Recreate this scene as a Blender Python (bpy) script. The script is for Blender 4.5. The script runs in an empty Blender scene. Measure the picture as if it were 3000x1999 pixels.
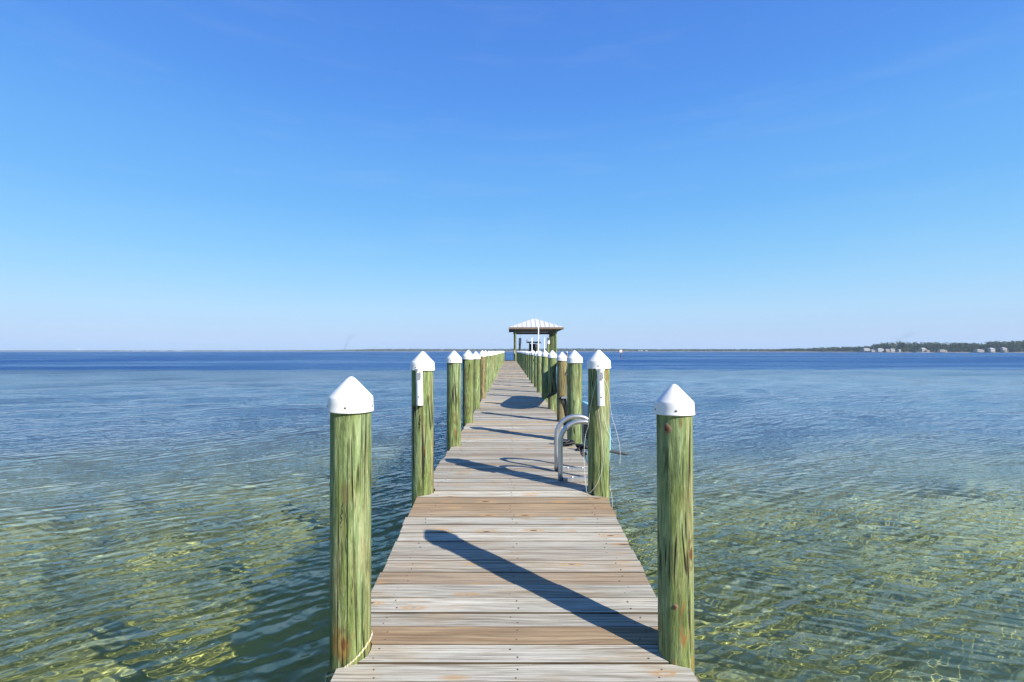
import bpy, bmesh, math, random
import numpy as np
from mathutils import Vector, Matrix, noise as mnoise

S = bpy.context.scene
COL = S.collection
rng = np.random.default_rng(11)
R = random.Random(5)

# ------------------------------------------------------------------ layout
EYE = 1.30            # camera height above the level part of the deck
RIP = .082             # slope of the small ripples
WL = -1.40            # water level
BED = -2.70           # seabed beside the dock
F, CX, HY = 1400.0, 1493.0, 1029.0      # calibrated focal length and principal lines of the photo
KINK = 4.45           # the deck ramps down towards the camera before this
RAMP = 0.119
SUN = Vector((1.225, -1.03, 1.0)).normalized()


def deck_z(y):
    return -RAMP * (KINK - y) if y < KINK else 0.0


# ------------------------------------------------------------------ helpers
def tag(o, label=None, cat=None, group=None, kind=None):
    if label: o['label'] = label
    if cat: o['category'] = cat
    if group: o['group'] = group
    if kind: o['kind'] = kind
    return o


def link(name, me, mats, parent=None, smooth=False):
    o = bpy.data.objects.new(name, me)
    COL.objects.link(o)
    for m in (mats if isinstance(mats, (list, tuple)) else [mats]):
        me.materials.append(m)
    if smooth:
        me.polygons.foreach_set('use_smooth', [True] * len(me.polygons))
    if parent: o.parent = parent
    return o


def empty(name, loc=(0, 0, 0), rot=(0, 0, 0)):
    o = bpy.data.objects.new(name, None)
    o.empty_display_size = 0.2
    o.location = loc; o.rotation_euler = rot
    COL.objects.link(o)
    return o


class MB:
    """collects shapes, then links them as one mesh object"""
    def __init__(self): self.v = []; self.f = []; self.mi = []; self.sm = []

    def add(self, vs, fs, mi=0, sm=False):
        n = len(self.v)
        self.v += [tuple(p) for p in vs]
        for q in fs:
            self.f.append(tuple(i + n for i in q)); self.mi.append(mi); self.sm.append(sm)

    def box(self, c, s, rot=None, mi=0):
        vs = []
        for z in (-.5, .5):
            for y in (-.5, .5):
                for x in (-.5, .5):
                    p = Vector((x * s[0], y * s[1], z * s[2]))
                    if rot is not None: p = rot @ p
                    vs.append(p + Vector(c))
        self.add(vs, [(0, 2, 3, 1), (4, 5, 7, 6), (0, 1, 5, 4), (2, 6, 7, 3), (0, 4, 6, 2), (1, 3, 7, 5)], mi)

    def beam(self, a, b, w, h, mi=0):
        a, b = Vector(a), Vector(b); d = b - a
        q = d.to_track_quat('X', 'Z').to_matrix()
        self.box((a + b) / 2, (d.length, w, h), q, mi)

    def tube(self, pts, r, seg=12, mi=0, cap=True):
        pts = [Vector(p) for p in pts]; n = len(pts)
        rs = r if isinstance(r, (list, tuple)) else [r] * n
        up = Vector((0, 0, 1)); vs = []; fs = []
        prev = None
        for i, p in enumerate(pts):
            t = (pts[min(i + 1, n - 1)] - pts[max(i - 1, 0)]).normalized()
            if prev is None:
                a = t.cross(up)
                if a.length < 1e-3: a = t.cross(Vector((0, 1, 0)))
            else:
                a = prev - t * prev.dot(t)
            a.normalize(); prev = a
            b = t.cross(a)
            for k in range(seg):
                g = 2 * math.pi * k / seg
                vs.append(p + (a * math.cos(g) + b * math.sin(g)) * rs[i])
        for i in range(n - 1):
            for k in range(seg):
                k2 = (k + 1) % seg
                fs.append((i * seg + k, i * seg + k2, (i + 1) * seg + k2, (i + 1) * seg + k))
        self.add(vs, fs, mi, True)
        if cap:
            m = len(self.v) - len(vs)
            for base, rev in ((0, 0), ((n - 1) * seg, 1)):
                q = [m + base + k for k in range(seg)]
                self.f.append(tuple(q if rev else q[::-1])); self.mi.append(mi); self.sm.append(False)

    def lathe(self, prof, seg=32, c=(0, 0, 0), mi=0, close_top=True, close_bot=False):
        vs = []; fs = []; n = len(prof)
        for r, z in prof:
            for k in range(seg):
                g = 2 * math.pi * k / seg
                vs.append((c[0] + r * math.cos(g), c[1] + r * math.sin(g), c[2] + z))
        for i in range(n - 1):
            for k in range(seg):
                k2 = (k + 1) % seg
                fs.append((i * seg + k, i * seg + k2, (i + 1) * seg + k2, (i + 1) * seg + k))
        self.add(vs, fs, mi, True)
        m = len(self.v) - len(vs)
        if close_top: self.f.append(tuple(m + (n - 1) * seg + k for k in range(seg))); self.mi.append(mi); self.sm.append(True)
        if close_bot: self.f.append(tuple(m + k for k in range(seg))[::-1]); self.mi.append(mi); self.sm.append(False)

    def mesh(self, name):
        me = bpy.data.meshes.new(name)
        me.from_pydata(self.v, [], self.f)
        me.polygons.foreach_set('material_index', self.mi)
        me.polygons.foreach_set('use_smooth', self.sm)
        me.update()
        return me

    def build(self, name, mats, parent=None):
        return link(name, self.mesh(name), mats, parent)


def mesh_np(name, v, f, smooth=True):
    me = bpy.data.meshes.new(name); n = len(v); m = len(f); k = f.shape[1]
    me.vertices.add(n); me.vertices.foreach_set('co', v.astype(np.float32).ravel())
    me.loops.add(m * k); me.loops.foreach_set('vertex_index', f.astype(np.int32).ravel())
    me.polygons.add(m); me.polygons.foreach_set('loop_start', np.arange(m, dtype=np.int32) * k)
    me.update(calc_edges=True); me.validate()
    me.polygons.foreach_set('use_smooth', np.full(m, smooth))
    return me


# ------------------------------------------------------------------ materials
class N:
    """terse node-graph builder"""
    def __init__(self, name):
        self.m = bpy.data.materials.new(name); self.m.use_nodes = True
        self.t = self.m.node_tree; self.t.nodes.clear()
        self.out = self.t.nodes.new('ShaderNodeOutputMaterial')

    def n(self, typ, **kw):
        o = self.t.nodes.new('ShaderNode' + typ)
        for k, v in kw.items():
            if k in ('i',):
                for a, b in v.items():
                    s = o.inputs[a]
                    if hasattr(b, 'is_output') or isinstance(b, bpy.types.NodeSocket): self.t.links.new(b, s)
                    else: s.default_value = b
            else: setattr(o, k, v)
        return o

    def ramp(self, fac, stops, interp='LINEAR'):
        o = self.n('ValToRGB'); o.color_ramp.interpolation = interp
        e = o.color_ramp.elements
        while len(e) < len(stops): e.new(0.5)
        for q, (p, c) in zip(e, stops):
            q.position = p
            q.color = (c, c, c, 1) if isinstance(c, (int, float)) else (*c, 1)
        self.t.links.new(fac, o.inputs[0])
        return o.outputs[0]

    def mix(self, fac, a, b, mode='MIX'):
        o = self.n('Mix', data_type='RGBA', blend_type=mode)
        for s, v in ((o.inputs[0], fac), (o.inputs[6], a), (o.inputs[7], b)):
            if isinstance(v, bpy.types.NodeSocket): self.t.links.new(v, s)
            elif isinstance(v, (int, float)): s.default_value = v if s.type == 'VALUE' else (v, v, v, 1)
            else: s.default_value = (*v, 1)
        return o.outputs[2]

    def math(self, op, a, b=0.0, clamp=False):
        o = self.n('Math', operation=op, use_clamp=clamp)
        for s, v in ((o.inputs[0], a), (o.inputs[1], b)):
            if isinstance(v, bpy.types.NodeSocket): self.t.links.new(v, s)
            else: s.default_value = v
        return o.outputs[0]

    def coords(self, scale=(1, 1, 1), kind='Object', rot=(0, 0, 0), add=None):
        c = self.n('TexCoord').outputs[kind]
        if add is not None:
            q = self.n('VectorMath', operation='ADD', i={0: c, 1: add}); c = q.outputs[0]
        return self.n('Mapping', i={'Vector': c, 'Scale': scale, 'Rotation': rot}).outputs[0]

    def noise(self, vec, scale=1.0, detail=3.0, rough=0.55, dist=0.0):
        return self.n('TexNoise', i={'Vector': vec, 'Scale': scale, 'Detail': detail, 'Roughness': rough, 'Distortion': dist})

    def principled(self, color, rough=0.5, metal=0.0, spec=0.5, bump=None, bstr=0.3, bdist=0.01):
        p = self.n('BsdfPrincipled')
        for k, v in (('Base Color', color), ('Roughness', rough), ('Metallic', metal), ('Specular IOR Level', spec)):
            if isinstance(v, bpy.types.NodeSocket): self.t.links.new(v, p.inputs[k])
            elif isinstance(v, tuple): p.inputs[k].default_value = (*v, 1)
            else: p.inputs[k].default_value = v
        if bump is not None:
            b = self.n('Bump', i={'Strength': bstr, 'Distance': bdist, 'Height': bump})
            self.t.links.new(b.outputs[0], p.inputs['Normal'])
        self.t.links.new(p.outputs[0], self.out.inputs[0])
        return p


def mat_plain(name, color, rough=0.5, metal=0.0, vary=0.12, scale=8.0, spec=0.5):
    g = N(name)
    nz = g.noise(g.coords(), scale, 4).outputs[0]
    lo = tuple(c * (1 - vary) for c in color); hi = tuple(min(1, c * (1 + vary)) for c in color)
    g.principled(g.ramp(nz, [(.3, lo), (.7, hi)]), rough, metal, spec, nz, .08, .004)
    return g.m


def mat_plank():
    g = N('weathered_plank')
    pid = g.n('Attribute', attribute_name='pid', attribute_type='GEOMETRY').outputs
    sh = g.n('CombineXYZ', i={0: g.math('MULTIPLY', pid[2], 7.31), 1: 0.0, 2: g.math('MULTIPLY', pid[2], 13.7)}).outputs[0]
    brown = g.n('Attribute', attribute_name='brown', attribute_type='GEOMETRY').outputs[2]
    tone = g.n('Attribute', attribute_name='tone', attribute_type='GEOMETRY').outputs[2]
    # wavy grain: stretched along X, bent by a slow noise
    warp = g.noise(g.coords((1.6, 5, 5), add=sh), 1.0, 1).outputs[0]
    base = g.coords((1.2, 62, 62), add=sh)
    wv = g.n('CombineXYZ', i={1: g.math('MULTIPLY', warp, 4.0)}).outputs[0]
    gv = g.n('VectorMath', operation='ADD', i={0: base, 1: wv}).outputs[0]
    grain = g.noise(gv, 1.0, 5, .62).outputs[0]
    fine = g.noise(g.coords((3.5, 190, 190), add=sh), 1.0, 3, .6).outputs[0]
    blotch = g.noise(g.coords((2.2, 7, 7), add=sh), 1.0, 3).outputs[0]
    grey = g.ramp(grain, [(.30, (.135, .115, .09)), (.40, (.305, .286, .230)), (.52, (.43, .411, .345)), (.70, (.52, .502, .435))])
    brn = g.ramp(grain, [(.28, (0.104, 0.064, 0.036)), (.42, (0.224, 0.152, 0.088)), (.56, (0.304, 0.220, 0.132)), (.74, (0.376, 0.292, 0.192))])
    tan = g.ramp(grain, [(.3, (0.224, 0.160, 0.096)), (.5, (0.384, 0.304, 0.200)), (.7, (0.464, 0.392, 0.288))])
    c = g.mix(g.ramp(blotch, [(.54, 0.0), (.68, .6)]), grey, tan)
    c = g.mix(brown, c, brn)
    c = g.mix(g.math('MULTIPLY', g.ramp(fine, [(.40, 1.0), (.50, 0.0)]), .55), c, (.15, .115, .08))
    # knots: sparse squashed cells with a ring
    kv = g.coords((3.0, 13.0, 1.0), add=sh)
    vo = g.n('TexVoronoi', i={'Vector': kv, 'Scale': 1.0, 'Randomness': 1.0})
    sel = g.n('SeparateColor', i={0: vo.outputs['Color']}).outputs[0]
    few = g.math('GREATER_THAN', sel, .70)
    d = g.math('ADD', vo.outputs['Distance'], g.math('MULTIPLY', g.math('SUBTRACT', fine, .5), .12))
    core = g.math('MULTIPLY', g.ramp(d, [(.07, 1.0), (.13, .0)]), few)
    ring = g.math('MULTIPLY', g.ramp(d, [(.12, 0.0), (.17, .85), (.34, 0.0)]), few)
    c = g.mix(ring, c, (.38, .24, .11))
    c = g.mix(core, c, (.09, .045, .02))
    tn = g.n('CombineColor', i={0: tone, 1: tone, 2: tone}).outputs[0]
    c = g.mix(1.0, c, tn, 'MULTIPLY')
    hgt = g.math('ADD', grain, g.math('MULTIPLY', fine, .6))
    g.principled(c, .85, 0, .25, hgt, .55, .006)
    return g.m


def mat_plank_edge():
    g = N('plank_edge')
    nz = g.noise(g.coords((3, 30, 30)), 1.0, 4).outputs[0]
    pid = g.n('Attribute', attribute_name='fresh', attribute_type='GEOMETRY').outputs[2]
    dull = g.ramp(nz, [(.3, (.04, .03, .02)), (.7, (.12, .09, .055))])
    fresh = g.ramp(nz, [(.3, (.50, .29, .09)), (.7, (.70, .47, .18))])
    g.principled(g.mix(pid, dull, fresh), .85, 0, .2, nz, .2, .004)
    return g.m


def mat_piling(brown=False):
    g = N('brown_piling_wood' if brown else 'treated_piling_wood')
    rnd = g.n('ObjectInfo').outputs['Random']
    sh = g.n('CombineXYZ', i={0: g.math('MULTIPLY', rnd, 17.0), 1: g.math('MULTIPLY', rnd, 5.0), 2: g.math('MULTIPLY', rnd, 9.0)}).outputs[0]
    streak = g.noise(g.coords((34, 34, 2.6), add=sh), 1.0, 6, .68, .9).outputs[0]
    fine = g.noise(g.coords((80, 80, 9), add=sh), 1.0, 4, .7).outputs[0]
    big = g.noise(g.coords((6, 6, 1.3), add=sh), 1.0, 4, .6).outputs[0]
    tint = g.noise(g.coords((11, 11, 1.0), add=sh), 1.0, 4, .6).outputs[0]
    green = g.ramp(streak, [(.28, (0.039, 0.057, 0.014)), (.42, (0.091, 0.127, 0.036)), (.56, (0.156, 0.202, 0.060)), (.72, (0.277, 0.319, 0.144))])
    pale = g.ramp(streak, [(.28, (0.074, 0.103, 0.044)), (.43, (0.164, 0.226, 0.100)), (.58, (0.247, 0.315, 0.152)), (.72, (0.381, 0.427, 0.249))])
    tan = g.ramp(streak, [(.28, (0.096, 0.068, 0.028)), (.48, (0.224, 0.180, 0.084)), (.70, (0.344, 0.296, 0.176))])
    if brown:
        green = g.ramp(streak, [(.28, (.05, .04, .015)), (.42, (.12, .10, .04)), (.56, (.19, .165, .065)), (.72, (.30, .27, .13))])
        pale = tan
    c = g.mix(g.ramp(big, [(.42, 0.0), (.58, .85)]), green, pale)
    c = g.mix(g.ramp(tint, [(.51, 0.0), (.64, .6)]), c, tan)
    c = g.mix(g.math('MULTIPLY', g.ramp(fine, [(.36, 1.0), (.47, 0.0)]), .6), c, (.045, .05, .02))
    c = g.mix(g.math('MULTIPLY', g.ramp(fine, [(.58, 0.0), (.68, 1.0)]), .35), c, (.50, .52, .34))
    # long drying checks
    cn = g.noise(g.coords((13, 13, .55), add=sh), 1.0, 2, .5, .6).outputs[0]
    cut = g.noise(g.coords((5, 5, 1.6), add=sh), 1.0, 1).outputs[0]
    crack = g.math('MULTIPLY', g.ramp(cn, [(.480, 0.0), (.494, 1.0), (.506, 1.0), (.520, 0.0)]), g.ramp(cut, [(.43, 0.0), (.50, 1.0)]))
    c = g.mix(crack, c, (.022, .018, .010))
    # rust coloured bleed low on the wood where it meets the deck
    z = g.n('SeparateXYZ', i={0: g.n('TexCoord').outputs['Object']}).outputs[2]
    low = g.ramp(g.math('DIVIDE', g.math('SUBTRACT', z, 2.35), .75), [(.0, 1.0), (.36, .9), (.46, .0)])
    rn = g.noise(g.coords((10, 10, 7), add=sh), 1.0, 4, .6).outputs[0]
    rust = g.math('MULTIPLY', low, g.ramp(rn, [(.50, 0.0), (.60, .75)]))
    c = g.mix(rust, c, g.mix(fine, (.13, .065, .012), (.34, .20, .05)))
    sp = g.math('MULTIPLY', g.ramp(g.noise(g.coords((12, 12, 3.2), add=sh), 1.0, 3).outputs[0], [(.665, 0.0), (.71, .8)]), 1.0)
    c = g.mix(sp, c, (.22, .10, .03))
    kv = g.n('TexVoronoi', i={'Vector': g.coords((5.5, 5.5, 2.6), add=sh), 'Scale': 1.0})
    kf = g.math('GREATER_THAN', g.n('SeparateColor', i={0: kv.outputs['Color']}).outputs[0], .72)
    kd = g.math('ADD', kv.outputs['Distance'], g.math('MULTIPLY', g.math('SUBTRACT', fine, .5), .15))
    c = g.mix(g.math('MULTIPLY', g.ramp(kd, [(.13, 0.0), (.19, .7), (.26, .0)]), kf), c, (.10, .075, .03))
    c = g.mix(g.math('MULTIPLY', g.ramp(kd, [(.06, .95), (.11, 0.0)]), kf), c, (.10, .035, .01))
    hgt = g.math('SUBTRACT', g.math('ADD', streak, g.math('MULTIPLY', fine, .5)), g.math('MULTIPLY', crack, 1.6))
    g.principled(c, .8, 0, .3, hgt, .75, .012)
    return g.m


def mat_cap():
    g = N('white_cap_plastic')
    nz = g.noise(g.coords((6, 6, 6)), 1.0, 4).outputs[0]
    dirt = g.noise(g.coords((20, 20, 5)), 1.0, 4).outputs[0]
    c = g.ramp(nz, [(.3, (.66, .655, .645)), (.7, (.72, .72, .71))])
    c = g.mix(g.ramp(dirt, [(.62, 0.0), (.8, .35)]), c, (.5, .47, .4))
    g.principled(c, .38, 0, .5, nz, .06, .01)
    return g.m


M = dict(
    plank=mat_plank(), plank_edge=mat_plank_edge(), piling=mat_piling(), piling_brown=mat_piling(True), cap=mat_cap(),
    white=mat_plain('white_plastic', (.80, .80, .79), .35),
    pvc=mat_plain('white_pipe', (.78, .79, .80), .4),
    dark=mat_plain('dark_metal', (.03, .03, .035), .5),
    rubber=mat_plain('black_webbing', (.012, .012, .014), .55, vary=.4, scale=60),
    alu=mat_plain('brushed_aluminium', (.50, .51, .52), .38, .85, vary=.06, scale=30),
    aluflat=mat_plain('dull_aluminium', (.36, .36, .355), .5, .55, vary=.15, scale=30),
    hole=mat_plain('screw_rust', (.10, .075, .05), .6),
    cord=mat_plain('white_cord', (.74, .74, .72), .6),
    rope=None, roof=mat_plain('galvanised_roof', (.52, .515, .505), .5, .0, vary=.05, scale=3),
    timber=mat_plain('brown_timber', (.16, .115, .075), .8, vary=.3, scale=6),
    stringer=mat_plain('stringer_wood', (.20, .17, .10), .85, vary=.3, scale=5),
    ceiling=mat_plain('shed_ceiling', (.20, .15, .11), .8, vary=.2, scale=4),
    cream=mat_plain('cream_plastic', (.70, .62, .42), .5),
    hull=mat_plain('boat_gelcoat', (.70, .71, .72), .25),
    glassy=mat_plain('smoked_acrylic', (.03, .06, .09), .1),
    yellow=mat_plain('yellow_tag', (.6, .45, .03), .5),
    board_shaded=mat_plain('board_blue_shaded', (.10, .36, .56), .35, vary=.05, scale=3),  # shade on the dock-facing side is put into this blue
    board_sunlit=mat_plain('board_sunlit', (.27, .64, .72), .35, vary=.05, scale=3),  # same board where the sun hits it, the light put into the colour
    orange=mat_plain('orange_reflective', (.75, .20, .05), .5),
    tarp=mat_plain('grey_wrap', (.33, .34, .36), .6, vary=.2),
    sand=mat_plain('shore_sand', (.38, .31, .22), .95, vary=.2, scale=.05, spec=.1),
    housewall=mat_plain('house_white_wall', (.33, .325, .315), .7, vary=.05, scale=.3),
    housetan=mat_plain('house_tan_wall', (.30, .25, .19), .7, vary=.05, scale=.3),
    houseroof=mat_plain('house_grey_roof', (.30, .29, .29), .7, vary=.1, scale=.5),
    houseroofw=mat_plain('house_white_roof', (.34, .34, .34), .6, vary=.05, scale=.5),
    knot=mat_plain('rusty_knot', (.085, .035, .010), .8, vary=.5, scale=60), black=mat_plain('split_shadow_wood', (.012, .009, .006), .9),
    trunk=mat_plain('pine_bark', (.10, .075, .055), .9, vary=.3, scale=2),
)


def mat_rope():
    g = N('yellow_flecked_rope')
    w = g.n('TexWave', wave_type='BANDS', i={'Vector': g.coords((1, 1, 1)), 'Scale': 26.0, 'Distortion': 1.5})
    g.principled(g.ramp(w.outputs[0], [(.35, (.30, .26, .05)), (.55, (.52, .50, .40))]), .8, 0, .2, w.outputs[0], .4, .004)
    return g.m


M['rope'] = mat_rope()


def mat_foliage(name, a, b, sc):
    g = N(name)
    nz = g.noise(g.coords(), sc, 4).outputs[0]
    c = g.ramp(nz, [(.32, a), (.68, b)])
    g.principled(c, .75, 0, .2)
    return g.m


M['leaf'] = mat_foliage('shore_foliage', (.030, .050, .016), (.085, .115, .040), .06)
M['leaf_far'] = mat_foliage('far_foliage', (.040, .058, .026), (.085, .105, .048), .02)


# ------------------------------------------------------------------ water and seabed
def build_water():
    r = np.concatenate([np.exp(np.arange(math.log(.8), math.log(45), .0045)),
                        np.exp(np.arange(math.log(45), math.log(11000), .016))])
    th = np.concatenate([np.arange(-180, -72, 2.), np.arange(-72, 72, .2), np.arange(72, 180.1, 2.)]) * math.pi / 180
    RR, T = np.meshgrid(r, th, indexing='ij')
    X = RR * np.sin(T); Y = RR * np.cos(T)
    cell = np.maximum(np.gradient(r)[:, None] * np.ones_like(T), RR * np.gradient(th)[None, :] * .8)
    h = np.zeros_like(X)
    for i in range(80):
        u = rng.random()
        if i < 40:                      # short wind waves
            lam = .20 * (3.0 ** u); slope = .0076
        else:                           # slower, longer swell
            lam = .9 * (5.0 ** u); slope = .0075
        if i >= 64: lam = 2.5 * (3.5 ** u); slope = .0130
        k = 2 * math.pi / lam
        if rng.random() < .72: a = rng.normal(0, .36) + math.atan2(.86, -.5)
        else: a = rng.normal(0, .5) + math.atan2(.85, .5)
        A = slope / k * math.sqrt(2)
        ph = k * (math.cos(a) * X + math.sin(a) * Y) + rng.random() * 7
        w = np.clip(lam / cell / 3 - 1, 0, 1)
        h += A * w * np.sin(ph)
    v = np.stack([X, Y, h + WL], -1).reshape(-1, 3)
    nr, nt = X.shape
    i = np.arange(nr - 1)[:, None] * nt + np.arange(nt - 1)[None, :]
    f = np.stack([i + 1, i + nt + 1, i + nt, i], -1).reshape(-1, 4)
    return mesh_np('water', v, f)


def mat_water():
    g = N('sea_water')
    geo = g.n('NewGeometry')
    pos = geo.outputs['Position']
    dist = g.n('VectorMath', operation='LENGTH', i={0: pos}).outputs['Value']
    # wind patches: calmer and rougher stretches of water
    patch = g.noise(g.n('Mapping', i={'Vector': pos, 'Scale': (.012, .05, 1)}).outputs[0], 1.0, 3).outputs[0]
    pm = g.ramp(patch, [(.35, .62), (.65, 1.3)])
    local = g.ramp(g.noise(pos, .45, 2).outputs[0], [(.3, .6), (.7, 1.3)])
    # small ripples riding on the modelled waves: summed wavelets, bent by slow noise
    wob = g.noise(pos, 1.1, 2).outputs[0]
    tot = None
    rr = random.Random(8)
    for i in range(16):
        lam = .075 * 13.0 ** (i / 15); k = 2 * math.pi / lam
        ang = (math.atan2(.86, -.5) + rr.gauss(0, .16)) if i % 3 else (math.atan2(.85, .5) + rr.gauss(0, .4))
        d = (math.cos(ang), math.sin(ang), 0)
        ph = g.n('VectorMath', operation='DOT_PRODUCT', i={0: pos, 1: tuple(c * k for c in d)}).outputs['Value']
        ph = g.math('ADD', ph, g.math('MULTIPLY', wob, 2.2 + 2.5 * rr.random()))
        cs = g.math('MULTIPLY', g.math('COSINE', ph), (.75 if i < 3 else 1.7 if i < 9 else .75) * (1.0 if i % 3 else .6))
        v = g.n('VectorMath', operation='SCALE', i={0: d, 'Scale': cs}).outputs[0]
        tot = v if tot is None else g.n('VectorMath', operation='ADD', i={0: tot, 1: v}).outputs[0]
    amp = g.math('MULTIPLY', g.math('MULTIPLY', pm, local), RIP)
    s = g.n('VectorMath', operation='SCALE', i={0: tot, 'Scale': amp}).outputs[0]
    nn = g.n('VectorMath', operation='ADD', i={0: geo.outputs['Normal'], 1: s}).outputs[0]
    nn = g.n('VectorMath', operation='NORMALIZE', i={0: nn}).outputs[0]
    rough = g.math('MULTIPLY', g.ramp(g.math('DIVIDE', dist, 100.0), [(.15, 0.0), (.40, .05), (.70, .20), (1.0, .36)]), pm)
    gl = g.n('BsdfGlass', i={'Color': (.92, .98, 1.0, 1), 'Roughness': rough, 'IOR': 1.333, 'Normal': nn})
    g.t.links.new(gl.outputs[0], g.out.inputs[0])
    return g.m


water = link('water', build_water(), mat_water())
tag(water, kind='structure')
water.cycles.is_caustics_caster = True


def mat_bed():
    g = N('seabed_sand')
    pos = g.n('NewGeometry').outputs['Position']
    xyz = g.n('SeparateXYZ', i={0: pos}).outputs
    big = g.noise(pos, .55, 4).outputs[0]
    mid = g.noise(pos, 3.5, 4).outputs[0]
    c = g.ramp(big, [(.35, (.235, .245, .085)), (.65, (.385, .365, .10))])
    c = g.mix(g.ramp(mid, [(.52, 0.0), (.72, .40)]), c, (.09, .105, .035))
    # scattered blue of the water put into bed colour: bar, then beyond the drop-off
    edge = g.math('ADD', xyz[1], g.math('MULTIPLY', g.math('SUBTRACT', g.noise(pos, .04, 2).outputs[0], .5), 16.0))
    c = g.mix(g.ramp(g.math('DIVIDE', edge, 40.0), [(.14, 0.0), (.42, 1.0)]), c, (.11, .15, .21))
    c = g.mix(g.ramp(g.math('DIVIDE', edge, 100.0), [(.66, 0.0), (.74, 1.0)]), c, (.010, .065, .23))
    g.principled(c, 1.0, 0, 0.0)
    return g.m


def build_bed():
    ys = np.array([-11000, -60, -5, 5, 20, 45, 66, 72, 80, 110, 400, 11000.])
    zs = np.array([-2.7, -2.7, -2.7, -2.7, -2.75, -2.8, -2.8, -2.9, -4.0, -5, -6, -6.])
    xs = np.array([-11000, -80, -20, 0, 20, 80, 11000.])
    X, Y = np.meshgrid(xs, ys); Z = np.repeat(zs[:, None], len(xs), 1)
    v = np.stack([X, Y, Z], -1).reshape(-1, 3)
    nt = len(xs)
    i = np.arange(len(ys) - 1)[:, None] * nt + np.arange(nt - 1)[None, :]
    f = np.stack([i, i + 1, i + nt + 1, i + nt], -1).reshape(-1, 4)
    return mesh_np('seabed', v, f, False)


bed = link('seabed', build_bed(), mat_bed())
tag(bed, kind='structure')
bed.cycles.is_caustics_receiver = True

# ------------------------------------------------------------------ pilings
def interp(y, pts):
    if y <= pts[0][0]: return pts[0][1]
    for (a, u), (b, w) in zip(pts, pts[1:]):
        if y <= b: return u + (w - u) * (y - a) / (b - a)
    return pts[-1][1]


LY = [2.46, 4.46, 6.62, 8.7, 10.8, 13.2, 15.2] + [15.2 + 2.15 * k for k in range(1, 24)]
RY = [2.44, 4.43, 6.84, 8.83, 10.8, 13.0, 15.1] + [15.1 + 2.15 * k for k in range(1, 24)]
LX = lambda y: interp(y, [(2.46, -.826), (4.46, -.81), (6.62, -.775), (8.7, -.765), (12, -.76)])
RX = lambda y: interp(y, [(2.44, .866), (4.43, .826), (6.84, .925), (8.83, .965), (12, .965)])
EDGE_L = lambda y: interp(y, [(1, -.85), (4.45, -.84), (6, -.80), (9, -.76), (12, -.75)])
EDGE_R = lambda y: interp(y, [(1, .90), (4.45, .875), (6.8, .92), (10, .955)])
PTOP = {('L', 0): 1.03, ('R', 0): 1.014}
PRAD = {('L', 0): .101, ('R', 0): .088, ('L', 1): .101, ('R', 1): .099, ('R', 2): .104, ('R', 3): .092}


def piling_mesh(h, r, seed, detail):
    seg, rings = (40, 70) if detail else (20, 6)
    v = []; f = []
    nzs = [i / rings for i in range(rings + 1)]
    for t in nzs:
        for k in range(seg):
            a = 2 * math.pi * k / seg
            x, y = math.cos(a), math.sin(a)
            d = 1.0
            if detail:
                d += .020 * mnoise.noise((x * 1.2 + seed * 3, y * 1.2, t * h * .5))
                d += .010 * mnoise.noise((x * 6 + seed, y * 6, t * h * .9))
                c = abs(mnoise.noise((x * 3.3 + seed * 7, y * 3.3, t * h * .22)))
                if c < .035: d -= .035 * (1 - c / .035)
            v.append((x * r * d, y * r * d, t * h))
    for i in range(rings):
        for k in range(seg):
            k2 = (k + 1) % seg
            f.append((i * seg + k, i * seg + k2, (i + 1) * seg + k2, (i + 1) * seg + k))
    me = bpy.data.meshes.new('piling'); me.from_pydata(v, [], f); me.update()
    me.polygons.foreach_set('use_smooth', [True] * len(f))
    return me


def cap_mesh(r, seg=40, holes=True):
    k = r / .101
    prof = [(.108, .0), (.1235, .0), (.1215, .006), (.1190, .045), (.1175, .076), (.1150, .0815), (.1120, .0855),
            (.060, .1430), (.027, .1785), (.015, .1890), (.006, .1940)]
    mb = MB(); mb.lathe([(a * k * .935, b * k * .9) for a, b in prof], seg)
    # underside ring up to the wood so the cap is solid from below
    mb.lathe([(.098 * k, .03 * k), (.101 * k, .0)], seg, close_top=False)
    if holes:
        for ang in (-100, -175, -20, 80):
            a = math.radians(ang)
            c = Vector((math.cos(a), math.sin(a), 0)) * (.1115 * k) + Vector((0, 0, .027 * k))
            n = Vector((math.cos(a), math.sin(a), 0))
            mb.tube([c - n * .004, c + n * .0025], .0055, 8, mi=1)
    return mb.mesh('cap')


def split_mark(o, r, x, z0, z1, w, mat):
    """an open drying split in the camera side of a piling"""
    px, py, pz = o.location
    mb = MB(); pts = []; rr = []
    for k in range(13):
        t = k / 12
        dx = x - px + .004 * math.sin(k * 1.9) + .006 * (t - .5)
        pts.append((dx, -math.sqrt(max(r * r - dx * dx, 0)) + .002, z0 + (z1 - z0) * t - pz)); rr.append(.0008 + w * math.sin(math.pi * t) ** .8 * (.7 + .3 * math.sin(k * 2.7)))
    mb.tube(pts, rr, 8); mb.build('split', mat, o)


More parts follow.
